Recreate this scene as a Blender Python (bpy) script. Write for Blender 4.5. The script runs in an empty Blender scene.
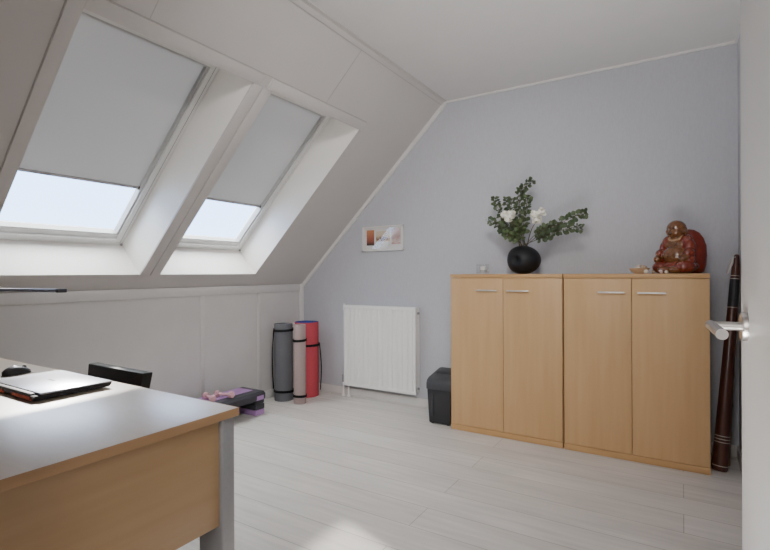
import bpy, bmesh, math, random
from mathutils import Vector, Matrix, Euler, noise
random.seed(7)
scn = bpy.context.scene
COL = scn.collection
PI = math.pi

# ------------------------------------------------------------------ dimensions
CAM_H = 1.16
YW = 3.72                 # gable wall
XK, ZK = -3.30, 1.055     # knee wall and its height
XR = 0.297                # right wall
ZC = 2.605                # ceiling
YN = 0.30                 # wall with the doorway
P0 = Vector((XK, 0, ZK)); P1 = Vector((-1.708, 0, ZC))
SL = (P1 - P0).length
ST = (P1 - P0).normalized()            # up the slope
SN = Vector((-ST.z, 0, ST.x))          # outwards through the roof
def sp(s, y, d=0.0):
    p = P0 + ST * s + SN * d
    return Vector((p.x, y, p.z))

# ------------------------------------------------------------------ materials
def lin(c):
    return tuple(((v / 255) / 12.92 if v / 255 <= .04045 else ((v / 255 + .055) / 1.055) ** 2.4) for v in c) + (1,)
def setin(b, k, v):
    if k in b.inputs: b.inputs[k].default_value = v
MATS = {}
def mat(name, c, rough=.5, metal=0, spec=.4, var=.06, scale=30, stretch=(1, 1, 1), bump=0.0, c2=None, bscale=None, coat=0):
    """Principled with a noise-driven two-tone base colour and an optional bump, all in object coordinates."""
    if name in MATS: return MATS[name]
    m = bpy.data.materials.new(name); m.use_nodes = True
    nt = m.node_tree; N = nt.nodes; L = nt.links
    b = N['Principled BSDF']
    a = lin(c)
    if c2 is None:
        lo = tuple(max(0, v * (1 - var)) for v in a[:3]) + (1,)
        hi = tuple(min(1, v * (1 + var)) for v in a[:3]) + (1,)
    else:
        lo, hi = a, lin(c2)
    tc = N.new('ShaderNodeTexCoord'); mp = N.new('ShaderNodeMapping')
    mp.inputs['Scale'].default_value = stretch
    L.new(tc.outputs['Object'], mp.inputs['Vector'])
    nz = N.new('ShaderNodeTexNoise'); nz.inputs['Scale'].default_value = scale; nz.inputs['Detail'].default_value = 5
    L.new(mp.outputs['Vector'], nz.inputs['Vector'])
    cr = N.new('ShaderNodeValToRGB')
    cr.color_ramp.elements[0].position = .3; cr.color_ramp.elements[0].color = lo
    cr.color_ramp.elements[1].position = .7; cr.color_ramp.elements[1].color = hi
    L.new(nz.outputs['Fac'], cr.inputs['Fac'])
    L.new(cr.outputs['Color'], b.inputs['Base Color'])
    setin(b, 'Roughness', rough); setin(b, 'Metallic', metal); setin(b, 'Specular IOR Level', spec); setin(b, 'Coat Weight', coat)
    if bump:
        src = nz
        if bscale:
            src = N.new('ShaderNodeTexNoise'); src.inputs['Scale'].default_value = bscale; src.inputs['Detail'].default_value = 3
            L.new(mp.outputs['Vector'], src.inputs['Vector'])
        bp = N.new('ShaderNodeBump'); bp.inputs['Strength'].default_value = bump; bp.inputs['Distance'].default_value = .004
        L.new(src.outputs['Fac'], bp.inputs['Height']); L.new(bp.outputs['Normal'], b.inputs['Normal'])
    MATS[name] = m
    return m

def floor_mat():
    m = bpy.data.materials.new('whitewashed_laminate'); m.use_nodes = True
    nt = m.node_tree; N = nt.nodes; L = nt.links; b = N['Principled BSDF']
    tc = N.new('ShaderNodeTexCoord')
    br = N.new('ShaderNodeTexBrick'); br.inputs['Scale'].default_value = 1
    br.inputs['Brick Width'].default_value = 2.9; br.inputs['Row Height'].default_value = .193
    br.inputs['Mortar Size'].default_value = .0022; br.inputs['Mortar Smooth'].default_value = .3
    br.inputs['Color1'].default_value = lin((214, 209, 203)); br.inputs['Color2'].default_value = lin((222, 218, 213))
    br.inputs['Mortar'].default_value = lin((172, 166, 160)); br.offset = .37
    L.new(tc.outputs['Object'], br.inputs['Vector'])
    mp = N.new('ShaderNodeMapping'); mp.inputs['Scale'].default_value = (1.6, 26, 1)
    L.new(tc.outputs['Object'], mp.inputs['Vector'])
    nz = N.new('ShaderNodeTexNoise'); nz.inputs['Scale'].default_value = 1.3; nz.inputs['Detail'].default_value = 7; nz.inputs['Roughness'].default_value = .62
    L.new(mp.outputs['Vector'], nz.inputs['Vector'])
    mp2 = N.new('ShaderNodeMapping'); mp2.inputs['Scale'].default_value = (1.2, 4.5, 1)
    L.new(tc.outputs['Object'], mp2.inputs['Vector'])
    n2 = N.new('ShaderNodeTexNoise'); n2.inputs['Scale'].default_value = 1.5; n2.inputs['Detail'].default_value = 3
    L.new(mp2.outputs['Vector'], n2.inputs['Vector'])
    r1 = N.new('ShaderNodeMapRange'); r1.inputs['From Min'].default_value = .3; r1.inputs['From Max'].default_value = .7
    r1.inputs['To Min'].default_value = .865; r1.inputs['To Max'].default_value = 1.06; L.new(nz.outputs['Fac'], r1.inputs['Value'])
    r2 = N.new('ShaderNodeMapRange'); r2.inputs['From Min'].default_value = .3; r2.inputs['From Max'].default_value = .7
    r2.inputs['To Min'].default_value = .93; r2.inputs['To Max'].default_value = 1.04; L.new(n2.outputs['Fac'], r2.inputs['Value'])
    mu = N.new('ShaderNodeMath'); mu.operation = 'MULTIPLY'; L.new(r1.outputs['Result'], mu.inputs[0]); L.new(r2.outputs['Result'], mu.inputs[1])
    vm = N.new('ShaderNodeVectorMath'); vm.operation = 'SCALE'
    L.new(br.outputs['Color'], vm.inputs[0]); L.new(mu.outputs['Value'], vm.inputs['Scale'])
    L.new(vm.outputs['Vector'], b.inputs['Base Color'])
    setin(b, 'Roughness', .42); setin(b, 'Specular IOR Level', .4)
    bp = N.new('ShaderNodeBump'); bp.inputs['Strength'].default_value = .25; bp.inputs['Distance'].default_value = .002; bp.invert = True
    L.new(br.outputs['Fac'], bp.inputs['Height']); L.new(bp.outputs['Normal'], b.inputs['Normal'])
    return m

def glass_mat(name, tint=(1, 1, 1, 1), rough=.02, ior=1.45, mixmax=1.0):
    """thin architectural glass: fresnel mix of transparent and glossy"""
    m = bpy.data.materials.new(name); m.use_nodes = True
    nt = m.node_tree; N = nt.nodes; L = nt.links
    N.remove(N['Principled BSDF']); out = N['Material Output']
    tr = N.new('ShaderNodeBsdfTransparent'); tr.inputs['Color'].default_value = tint
    gl = N.new('ShaderNodeBsdfGlossy'); gl.inputs['Roughness'].default_value = rough
    lw = N.new('ShaderNodeLayerWeight'); lw.inputs['Blend'].default_value = .5
    pw = N.new('ShaderNodeMath'); pw.operation = 'POWER'; pw.inputs[1].default_value = 5; L.new(lw.outputs['Facing'], pw.inputs[0])
    fr = N.new('ShaderNodeMath'); fr.operation = 'MULTIPLY_ADD'; fr.inputs[1].default_value = .9; fr.inputs[2].default_value = .04 * ior / 1.45; L.new(pw.outputs[0], fr.inputs[0])
    mx = N.new('ShaderNodeMixShader')
    L.new(fr.outputs[0], mx.inputs['Fac']); L.new(tr.outputs['BSDF'], mx.inputs[1]); L.new(gl.outputs['BSDF'], mx.inputs[2])
    L.new(mx.outputs['Shader'], out.inputs['Surface'])
    return m

def blind_mat():
    m = bpy.data.materials.new('blackout_blind_cloth'); m.use_nodes = True
    nt = m.node_tree; N = nt.nodes; L = nt.links
    N.remove(N['Principled BSDF']); out = N['Material Output']
    tc = N.new('ShaderNodeTexCoord')
    nz = N.new('ShaderNodeTexNoise'); nz.inputs['Scale'].default_value = 300; L.new(tc.outputs['Object'], nz.inputs['Vector'])
    cr = N.new('ShaderNodeValToRGB'); cr.color_ramp.elements[0].color = lin((184, 183, 181)); cr.color_ramp.elements[1].color = lin((190, 189, 187))
    L.new(nz.outputs['Fac'], cr.inputs['Fac'])
    df = N.new('ShaderNodeBsdfDiffuse'); L.new(cr.outputs['Color'], df.inputs['Color'])
    tl = N.new('ShaderNodeBsdfTranslucent'); tl.inputs['Color'].default_value = (.9, .9, .9, 1)
    mx = N.new('ShaderNodeMixShader'); mx.inputs['Fac'].default_value = .014
    L.new(df.outputs['BSDF'], mx.inputs[1]); L.new(tl.outputs['BSDF'], mx.inputs[2]); L.new(mx.outputs['Shader'], out.inputs['Surface'])
    return m

def colattr_mat(name, rough=.22, coat=.7):
    m = bpy.data.materials.new(name); m.use_nodes = True
    nt = m.node_tree; N = nt.nodes; L = nt.links; b = N['Principled BSDF']
    at = N.new('ShaderNodeAttribute'); at.attribute_name = 'Col'
    tc = N.new('ShaderNodeTexCoord'); nz = N.new('ShaderNodeTexNoise'); nz.inputs['Scale'].default_value = 60; nz.inputs['Detail'].default_value = 4
    L.new(tc.outputs['Object'], nz.inputs['Vector'])
    rg = N.new('ShaderNodeMapRange'); rg.inputs['From Min'].default_value = .3; rg.inputs['From Max'].default_value = .7
    rg.inputs['To Min'].default_value = .6; rg.inputs['To Max'].default_value = 1.3; L.new(nz.outputs['Fac'], rg.inputs['Value'])
    vm = N.new('ShaderNodeVectorMath'); vm.operation = 'SCALE'; L.new(at.outputs['Color'], vm.inputs[0]); L.new(rg.outputs['Result'], vm.inputs['Scale'])
    L.new(vm.outputs['Vector'], b.inputs['Base Color'])
    setin(b, 'Roughness', rough); setin(b, 'Coat Weight', coat); setin(b, 'Coat Roughness', .15)
    return m

M_floor = floor_mat()
M_gable = mat('lilac_grey_wallpaper', (192, 193, 199), .8, spec=.2, var=.035, scale=130, stretch=(1, 1, .25), bump=.12)
M_slope = mat('warm_white_panel_paint', (204, 200, 197), .55, spec=.3, var=.012, scale=4, bump=.02)
M_ceil = mat('ceiling_paint', (222, 221, 220), .7, spec=.25, var=.015, scale=5, bump=.03)
M_knee = mat('knee_wall_paint', (214, 212, 210), .6, spec=.3, var=.02, scale=6, bump=.03)
M_wall = mat('plain_wall_paint', (200, 198, 197), .8, spec=.2, var=.02, scale=8)
M_trim = mat('trim_gloss_paint', (226, 224, 221), .4, spec=.4, var=.012, scale=20)
M_casing = mat('casing_paint', (209, 205, 202), .5, spec=.35, var=.012, scale=20)
M_reveal = mat('white_reveal_paint', (246, 243, 238), .45, spec=.35, var=.01, scale=10)
M_seam_shade = mat('seam_and_painted_shade', (182, 178, 175), .8, var=.03)  # darker tone for panel joints and for painted shadow lines
M_frame = mat('white_lacquered_frame', (226, 226, 224), .35, var=.01)
M_bead = mat('grey_blind_guide', (176, 176, 175), .5, var=.02)
M_gasket = mat('dark_rubber_gasket', (82, 80, 80), .6)
M_glass = glass_mat('skylight_glass')
M_blind = blind_mat()
M_bar = mat('anodised_blind_bar', (176, 174, 178), .5, metal=.2)
M_beech = mat('beech_laminate', (195, 157, 111), .45, spec=.35, c2=(202, 165, 120), scale=3.2, stretch=(9, 9, .55))
M_beech_e = mat('beech_edge_band', (187, 147, 100), .45, spec=.35, c2=(195, 156, 109), scale=3, stretch=(.7, 9, 9))
M_dtop = mat('desk_beech_top', (198, 181, 161), .36, spec=.95, c2=(206, 189, 169), scale=3, stretch=(.6, 9, 9))
for k_, v_ in (('IOR', 1.75), ('Coat Weight', 1.0), ('Coat Roughness', .3), ('Coat IOR', 1.7)): setin(M_dtop.node_tree.nodes['Principled BSDF'], k_, v_)
M_dpan = mat('desk_beech_panel', (174, 142, 104), .42, spec=.4, c2=(182, 151, 113), scale=3, stretch=(9, .6, 9))
M_dedge = mat('desk_edge_band', (168, 132, 94), .4, c2=(178, 142, 104), scale=3, stretch=(9, .6, 9))
M_steel = mat('brushed_steel', (196, 192, 188), .32, metal=1, var=.04, scale=60, stretch=(1, 8, 1))
M_chrome = mat('polished_handle_metal', (215, 213, 210), .45, metal=.85, var=.02)
M_legm = mat('grey_powder_coat', (158, 158, 160), .45, metal=.35, var=.03, scale=80)
M_black = mat('black_plastic', (50, 50, 53), .45, var=.12, scale=200, bump=.05)
M_black2 = mat('black_leather', (28, 27, 27), .5, var=.15, scale=160, bump=.1)
M_dark = mat('dark_grey_plastic', (64, 65, 69), .5, var=.1, scale=90)
M_white = mat('radiator_enamel', (240, 240, 237), .35, spec=.5, var=.01)
M_vase = mat('matt_black_ceramic', (26, 26, 29), .55, spec=.4, var=.15, scale=60, bump=.05)
M_leaf = mat('eucalyptus_leaf', (58, 74, 50), .6, c2=(108, 122, 90), scale=22)
M_leaf2 = mat('fresh_green_leaf', (72, 90, 56), .6, c2=(112, 128, 88), scale=22)
M_stem = mat('twig_bark', (92, 84, 62), .7, var=.2)
M_petal = mat('ivory_petal', (240, 238, 226), .6, var=.04, scale=40)
M_mat_grey = mat('charcoal_foam', (104, 105, 109), .85, spec=.15, var=.08, scale=120, bump=.15)
M_mat_taupe = mat('taupe_foam', (166, 148, 146), .85, spec=.15, var=.06, scale=120, bump=.15)
M_mat_red = mat('coral_red_foam', (184, 76, 86), .85, spec=.15, var=.07, scale=120, bump=.15)
M_mat_blue = mat('blue_foam', (52, 74, 150), .85, spec=.15, var=.07, scale=120)
M_strap = mat('black_webbing', (22, 22, 24), .8, spec=.15, var=.2, scale=300)
M_step = mat('graphite_step_plastic', (60, 60, 66), .6, var=.1, scale=150, bump=.08)
M_lav = mat('lavender_rubber', (174, 134, 188), .7, var=.06, scale=120, bump=.06)
M_pink = mat('dusty_pink_vinyl', (212, 166, 174), .5, var=.06, scale=60)
M_lid = mat('silver_laptop_lid', (176, 179, 190), .3, metal=.7, var=.02, scale=200)
M_orange = mat('red_orange_vent', (172, 78, 56), .5, var=.1)
M_lamp = mat('slate_lamp_metal', (116, 116, 128), .4, metal=.5, var=.05)
M_didge = mat('dark_brown_wood', (66, 34, 26), .35, spec=.5, c2=(86, 46, 34), scale=6, stretch=(6, 6, .8), coat=.3)
M_bamboo = mat('tan_bamboo', (140, 112, 72), .5, c2=(160, 130, 88), scale=8, stretch=(6, 6, .8))
M_pale = mat('pale_cord', (190, 180, 168), .8, var=.08, scale=200)
M_feather = mat('off_white_feather', (206, 202, 200), .8, var=.06)
M_dish = mat('blond_wood_dish', (196, 164, 128), .5, c2=(206, 178, 144), scale=12, stretch=(1, 5, 5))
M_shell = mat('cream_shell', (214, 200, 184), .45, c2=(226, 214, 200), scale=90)
M_shell2 = mat('brown_speckled_shell', (120, 92, 70), .4, c2=(206, 188, 164), scale=120)
M_shell3 = mat('pale_pink_shell', (222, 192, 182), .4, c2=(230, 208, 200), scale=90)
M_cglass = glass_mat('candle_glass', (.985, .99, .99, 1), .03, 1.5)
M_wax = mat('white_wax', (238, 236, 230), .5, var=.02)
M_brass = mat('tealight_tin', (190, 188, 186), .35, metal=1)
M_paper = mat('white_passepartout', (226, 224, 222), .7, var=.012, scale=60)
M_pglass = glass_mat('picture_glass', (1, 1, 1, 1), .01, 1.5)
M_door = mat('satin_white_door', (200, 198, 195), .42, spec=.4, var=.01, scale=8, bump=.02)
M_sack = mat('oxblood_lacquer', (112, 34, 20), .35, c2=(134, 46, 26), scale=20, coat=.4)
M_statue = colattr_mat('painted_statue_lacquer')

def art_mat(name, stops, horizontal=False, wob=0.0, sc=3.0):
    m = bpy.data.materials.new(name); m.use_nodes = True
    nt = m.node_tree; N = nt.nodes; L = nt.links; b = N['Principled BSDF']
    tc = N.new('ShaderNodeTexCoord'); sx = N.new('ShaderNodeSeparateXYZ'); L.new(tc.outputs['Generated'], sx.inputs[0])
    nz = N.new('ShaderNodeTexNoise'); nz.inputs['Scale'].default_value = sc; nz.inputs['Detail'].default_value = 4; L.new(tc.outputs['Generated'], nz.inputs['Vector'])
    ad = N.new('ShaderNodeMath'); ad.operation = 'MULTIPLY_ADD'; ad.inputs[1].default_value = wob
    L.new(nz.outputs['Fac'], ad.inputs[0]); L.new(sx.outputs['X' if horizontal else 'Z'], ad.inputs[2])
    cr = N.new('ShaderNodeValToRGB')
    els = cr.color_ramp.elements
    els[0].position = stops[0][0]; els[0].color = lin(stops[0][1]); els[1].position = stops[-1][0]; els[1].color = lin(stops[-1][1])
    for p, c in stops[1:-1]:
        e = els.new(p); e.color = lin(c)
    L.new(ad.outputs[0], cr.inputs['Fac']); L.new(cr.outputs['Color'], b.inputs['Base Color'])
    setin(b, 'Roughness', .6)
    return m

# ------------------------------------------------------------------ mesh building
def basis(d):
    d = Vector(d).normalized()
    u = d.orthogonal().normalized(); return u, d.cross(u).normalized()
class MB:
    def __init__(s): s.bm = bmesh.new()
    def box(s, a, b, bev=0.0, seg=2):
        x0, y0, z0 = a; x1, y1, z1 = b
        x0, x1 = sorted((x0, x1)); y0, y1 = sorted((y0, y1)); z0, z1 = sorted((z0, z1))
        v = [s.bm.verts.new(p) for p in ((x0,y0,z0),(x1,y0,z0),(x1,y1,z0),(x0,y1,z0),(x0,y0,z1),(x1,y0,z1),(x1,y1,z1),(x0,y1,z1))]
        f = [s.bm.faces.new([v[i] for i in q]) for q in ((3,2,1,0),(4,5,6,7),(0,1,5,4),(1,2,6,5),(2,3,7,6),(3,0,4,7))]
        if bev > 0:
            es = list({e for q in f for e in q.edges})
            bmesh.ops.bevel(s.bm, geom=es, offset=bev, segments=seg, profile=.5, affect='EDGES')
        return s
    def hexa(s, pts, bev=0.0):       # 8 points, bottom loop then top loop
        v = [s.bm.verts.new(p) for p in pts]
        f = [s.bm.faces.new([v[i] for i in q]) for q in ((3,2,1,0),(4,5,6,7),(0,1,5,4),(1,2,6,5),(2,3,7,6),(3,0,4,7))]
        bmesh.ops.recalc_face_normals(s.bm, faces=f)
        if bev > 0:
            es = list({e for q in f for e in q.edges})
            bmesh.ops.bevel(s.bm, geom=es, offset=bev, segments=2, profile=.5, affect='EDGES')
        return s
    def quad(s, pts):
        s.bm.faces.new([s.bm.verts.new(p) for p in pts]); return s
    def sbox(s, s0, s1, y0, y1, d0, d1, bev=0.0):   # box in roof-slope coordinates
        return s.hexa([sp(s0,y0,d0), sp(s1,y0,d0), sp(s1,y1,d0), sp(s0,y1,d0), sp(s0,y0,d1), sp(s1,y0,d1), sp(s1,y1,d1), sp(s0,y1,d1)], bev)
    def ring(s, s0, s1, y0, y1, w, d0, d1):          # rectangular frame in roof-slope coordinates
        s.sbox(s0, s0 + w, y0, y1, d0, d1); s.sbox(s1 - w, s1, y0, y1, d0, d1)
        s.sbox(s0 + w, s1 - w, y0, y0 + w, d0, d1); s.sbox(s0 + w, s1 - w, y1 - w, y1, d0, d1); return s
    def tube(s, pts, rads, seg=16, cap=True, flat=None):
        pts = [Vector(p) for p in pts]
        if not hasattr(rads, '__len__'): rads = [rads] * len(pts)
        rings = []; u = None
        for i, p in enumerate(pts):
            d = (pts[min(i+1, len(pts)-1)] - pts[max(i-1, 0)]).normalized()
            if u is None: u = d.orthogonal().normalized()
            u = (u - d * u.dot(d))
            u = u.normalized() if u.length > 1e-6 else d.orthogonal().normalized()
            w = d.cross(u)
            rings.append([s.bm.verts.new(p + (u * math.cos(2*PI*k/seg) + w * math.sin(2*PI*k/seg)) * rads[i]) for k in range(seg)])
        for a, b in zip(rings, rings[1:]):
            for k in range(seg): s.bm.faces.new((a[k], a[(k+1) % seg], b[(k+1) % seg], b[k]))
        if cap:
            s.bm.faces.new(rings[0][::-1]); s.bm.faces.new(rings[-1])
        return s
    def lathe(s, prof, c=(0,0,0), seg=32, fn=None):
        c = Vector(c); rings = []
        for r, z in prof:
            if r < 1e-6: rings.append([s.bm.verts.new(c + Vector((0,0,z)))])
            else: rings.append([s.bm.verts.new(c + Vector((r*math.cos(2*PI*k/seg), r*math.sin(2*PI*k/seg), z))) for k in range(seg)])
        for a, b in zip(rings, rings[1:]):
            for k in range(seg):
                k2 = (k+1) % seg
                if len(a) == 1 and len(b) > 1: s.bm.faces.new((a[0], b[k2], b[k]))
                elif len(b) == 1 and len(a) > 1: s.bm.faces.new((a[k], a[k2], b[0]))
                elif len(a) > 1: s.bm.faces.new((a[k], a[k2], b[k2], b[k]))
        return s
    def ball(s, c, r, seg=20, rot=None):
        r = r if hasattr(r, '__len__') else (r, r, r)
        M = Matrix.Translation(Vector(c)) @ (rot.to_4x4() if rot else Matrix.Identity(4)) @ Matrix.Diagonal((*r, 1))
        bmesh.ops.create_uvsphere(s.bm, u_segments=seg, v_segments=max(6, seg // 2), radius=1, matrix=M); return s
    def prism(s, poly, axis, a, b, bev=0.0):   # poly of 2-D points extruded along 'x' or 'y' from a to b
        mk = (lambda p, t: (t, p[0], p[1])) if axis == 'x' else (lambda p, t: (p[0], t, p[1])) if axis == 'y' else (lambda p, t: (p[0], p[1], t))
        A = [s.bm.verts.new(mk(p, a)) for p in poly]; B = [s.bm.verts.new(mk(p, b)) for p in poly]; n = len(poly)
        f = [s.bm.faces.new(A[::-1]), s.bm.faces.new(B)] + [s.bm.faces.new((A[i], A[(i+1) % n], B[(i+1) % n], B[i])) for i in range(n)]
        bmesh.ops.recalc_face_normals(s.bm, faces=f)
        if bev > 0:
            es = list({e for q in f[:2] for e in q.edges})
            bmesh.ops.bevel(s.bm, geom=es, offset=bev, segments=2, profile=.5, affect='EDGES')
        return s
    def build(s, name, m, parent=None, loc=None, world=True, smooth=35):
        me = bpy.data.meshes.new(name)
        bmesh.ops.recalc_face_normals(s.bm, faces=s.bm.faces)
        o = bpy.data.objects.new(name, me)
        if parent is not None:
            o.parent = parent
            if world: s.bm.transform(chain(parent).inverted())
        elif loc is not None:
            o.location = loc
            if world: s.bm.transform(Matrix.Translation(-Vector(loc)))
        s.bm.to_mesh(me); s.bm.free()
        me.materials.append(m)
        if smooth:
            for p in me.polygons: p.use_smooth = True
            me.set_sharp_from_angle(angle=math.radians(smooth))
        COL.objects.link(o); return o
def chain(o):
    M = o.matrix_basis.copy()
    while o.parent: o = o.parent; M = o.matrix_basis @ M
    return M
def tag(o, label=None, cat=None, group=None, kind=None):
    if label: o['label'] = label
    if cat: o['category'] = cat
    if group: o['group'] = group
    if kind: o['kind'] = kind
    return o
def thing(name, label, cat, loc=(0,0,0), rotz=0.0, group=None):
    o = bpy.data.objects.new(name, None); o.location = loc; o.rotation_euler = (0, 0, rotz); o.empty_display_size = .05
    o.matrix_basis = Matrix.Translation(Vector(loc)) @ Matrix.Rotation(rotz, 4, 'Z')
    COL.objects.link(o); return tag(o, label, cat, group)
def struct(o, label, cat): return tag(o, label, cat, kind='structure')
def copy_tree(o, parent=None):
    c = o.copy(); COL.objects.link(c)
    if parent: c.parent = parent
    for ch in [x for x in bpy.data.objects if x.parent == o]: copy_tree(ch, c)
    return c

# ------------------------------------------------------------------ room shell
def sbuild(mb, name, m, label, cat, **k): return struct(mb.build(name, m, **k), label, cat)
sbuild(MB().box((-3.5, -1.6, -.12), (.9, YW + .25, 0)), 'floor', M_floor, 'whitewashed laminate plank floor', 'floor', smooth=0)
sbuild(MB().box((-2.0, -1.6, ZC), (.9, YW + .25, ZC + .15)), 'ceiling', M_ceil, 'flat off-white ceiling', 'ceiling', smooth=0)
sbuild(MB().box((-3.5, YW, -.02), (.9, YW + .2, 2.9)), 'wall_back', M_gable, 'lilac-grey papered gable wall', 'wall', smooth=0)
sbuild(MB().box((XK - .15, -.1, -.02), (XK, YW + .05, ZK)), 'wall_left', M_knee, 'low panelled knee wall below the skylights', 'wall', smooth=0)
sbuild(MB().box((XR, YN, -.02), (XR + .2, YW + .05, ZC + .02)), 'wall_right', M_gable, 'wall behind the open door', 'wall', smooth=0)
fr = MB().box((-3.5, YN - .1, -.02), (-1.02, YN, 2.9)).box((-1.02, YN - .1, 2.14), (.9, YN, 2.9)).box((.15, YN - .1, -.02), (.9, YN, 2.14))
sbuild(fr, 'wall_front', M_wall, 'wall with the doorway the photo is taken from', 'wall', smooth=0)
hl = MB().box((-1.5, -1.6, -.02), (-1.4, YN - .1, 2.7)).box((.7, -1.6, -.02), (.8, YN - .1, 2.7)).box((-1.5, -1.7, -.02), (.8, -1.6, 2.7))
sbuild(hl, 'wall_landing', M_wall, 'landing walls outside the doorway', 'wall', smooth=0)

# sloping roof wall with two openings
S0, S1 = .148, 1.712
OP = [(1.016, 1.927), (2.072, 2.987)]
sl = MB(); D = .36
sl.sbox(-.35, S0, -.3, YW + .1, 0, D); sl.sbox(S1, SL + .35, -.3, YW + .1, 0, D)
for a, b in ((-.3, OP[0][0]), (OP[0][1], OP[1][0]), (OP[1][1], YW + .1)): sl.sbox(S0, S1, a, b, 0, D)
sbuild(sl, 'wall_slope', M_slope, 'sloping attic wall holding two skylights', 'wall', smooth=0)

tn = [0]
def trim(mb, m=M_trim, label='painted trim strip', smooth=35):
    tn[0] += 1
    return struct(mb.build('trim_%d' % tn[0], m, smooth=smooth), label, 'trim')
# gable / slope, gable / ceiling, ceiling / slope, right wall / ceiling
trim(MB().sbox(0, SL, YW - .014, YW, -.034, 0), label='white strip along the slope at the gable wall')
trim(MB().box((P1.x, YW - .016, ZC - .014), (XR, YW, ZC)), label='white strip between gable wall and ceiling')
trim(MB().box((XR - .014, YN, ZC - .014), (XR, YW - .02, ZC)), label='strip between right wall and ceiling')
cb = MB().sbox(SL - .03, SL, YN, YW - .02, -.006, 0); cb.box((P1.x, YN, ZC - .005), (P1.x + .03, YW - .02, ZC))
trim(cb, M_slope, 'slim cover strip where slope meets ceiling')
trim(MB().sbox(SL - .036, SL - .031, YN, YW - .02, -.0015, 0), M_seam_shade, 'painted shadow line under the ridge strip')  # shade below the strip, drawn as a thin darker band
# casings round the skylights
d = -.011
trim(MB().sbox(S0 - .0, S1 + .07, OP[0][0] - .062, OP[0][0], d, 0, .002), M_casing, 'casing left of the near skylight')
trim(MB().sbox(S1, S1 + .07, OP[0][0], OP[0][1] + .04, d, 0, .002), M_casing, 'casing over the near skylight')
trim(MB().sbox(S1, S1 + .07, OP[1][0] - .04, OP[1][1] + .02, d, 0, .002), M_casing, 'casing over the far skylight')
pm = (OP[0][1] + OP[1][0]) / 2
trim(MB().sbox(S0, S1, OP[0][1], pm - .002, d, 0, .002), M_casing, 'near board of the post between the skylights')
trim(MB().sbox(S0, S1, pm + .002, OP[1][0], d, 0, .002), M_casing, 'far board of the post between the skylights')
for y0 in (1.27, 2.52):
    trim(MB().sbox(S1 + .071, SL - .03, y0, y0 + .004, -.001, 0), M_seam_shade, 'panel joint above the skylights')
trim(MB().sbox(S1 + .071, S1 + .076, OP[0][0] - .07, OP[1][1] + .02, -.001, 0), M_seam_shade, 'painted shadow line over the skylight casings')  # shade along the top casing edge, put in as a darker band
trim(MB().sbox(-.01, S1 + .071, OP[0][0] - .066, OP[0][0] - .063, -.001, 0), M_seam_shade, 'painted shadow line left of the near skylight')  # side casing edge: shade put in as a darker band
# knee wall boards and battens
trim(MB().box((XK, YN, .985), (XK + .014, YW - .014, ZK), .003), M_knee, 'board along the top of the knee wall')
for y0 in (2.516, 3.129):
    trim(MB().box((XK, y0 - .022, .07), (XK + .005, y0 + .022, .985), .002), M_knee, 'upright batten on the knee wall')
trim(MB().box((XK, YW - .05, .07), (XK + .02, YW, ZK), .003), label='corner strip of the knee wall')
tn_b = MB().box((XK, YN, 0), (XK + .014, YW - .015, .072), .003)
struct(tn_b.build('baseboard_left', M_trim), 'white baseboard of the knee wall', 'baseboard')
struct(MB().box((XK, YW - .015, 0), (XR, YW, .072), .003).build('baseboard_back', M_trim), 'white baseboard of the gable wall', 'baseboard')
struct(MB().box((XR - .014, YN, 0), (XR, YW - .015, .072), .003).build('baseboard_right', M_trim), 'white baseboard behind the door', 'baseboard')

# ------------------------------------------------------------------ skylights
def skylight(n, y0, y1, label):
    w = bpy.data.objects.new('window_%d' % n, None); w.location = sp(S0, (y0 + y1) / 2, .3); w.matrix_basis = Matrix.Translation(w.location)
    COL.objects.link(w); struct(w, label, 'window')
    fs0, fs1, fy0, fy1 = .176, 1.672, y0 + .022, y1 - .03      # visible outer frame
    rv = MB(); o = [(S0, y0), (S1, y0), (S1, y1), (S0, y1)]; i = [(fs0, fy0), (fs1, fy0), (fs1, fy1), (fs0, fy1)]
    for k in range(4):
        a, b = o[k], o[(k+1) % 4]; c, e = i[(k+1) % 4], i[k]
        q = [sp(a[0], a[1], .001), sp(b[0], b[1], .001), sp(c[0], c[1], .262), sp(e[0], e[1], .262)]
        ob = [sp(a[0], a[1], .02), sp(b[0], b[1], .02), sp(*b, .262), sp(*a, .262)]
        rv.hexa([q[0], q[1], q[2], q[3], ob[0], ob[1], ob[2], ob[3]])
    rv.build('reveal_lining', M_reveal, w, smooth=0)
    f = MB(); f.ring(S0 + .001, S1 - .001, y0 + .001, y1 - .001, .075, .262, .345)
    f.sbox(fs0 + .034, fs0 + .060, fy0 + .06, fy1 - .06, .246, .27, .002)
    f.build('outer_frame', M_frame, w, smooth=0)
    g = MB(); g.ring(fs0 + .026, fs1 - .026, fy0 + .0255, fy1 - .0255, .009, .256, .266)
    g.build('gasket', M_gasket, w, smooth=0)
    s_ = MB(); a0, a1, b0, b1 = fs0 + .031, fs1 - .031, fy0 + .031, fy1 - .031
    s_.ring(a0, a1, b0, b1, .030, .252, .31); s_.sbox(a0 + .030, a0 + .066, b0 + .03, b1 - .03, .262, .31)
    s_.build('sash', M_frame, w, smooth=0)
    gr_ = MB(); gr_.ring(a0 + .058, a1 - .030, b0 + .030, b1 - .030, .014, .264, .31); gr_.build('glazing_bead', M_bead, w, smooth=0)
    gy0, gy1, gs0, gs1 = b0 + .044, b1 - .044, a0 + .072, a1 - .044
    MB().sbox(gs0 - .03, gs1 + .005, gy0 - .005, gy1 + .005, .300, .304).build('pane', M_glass, w, smooth=0)
    kb = MB(); kb.ball(sp(fs0 + .012, fy1 - .012, .255), .009, 12); kb.build('corner_bolt', M_legm, w)
    return gs0, gs1, gy0, gy1
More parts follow.
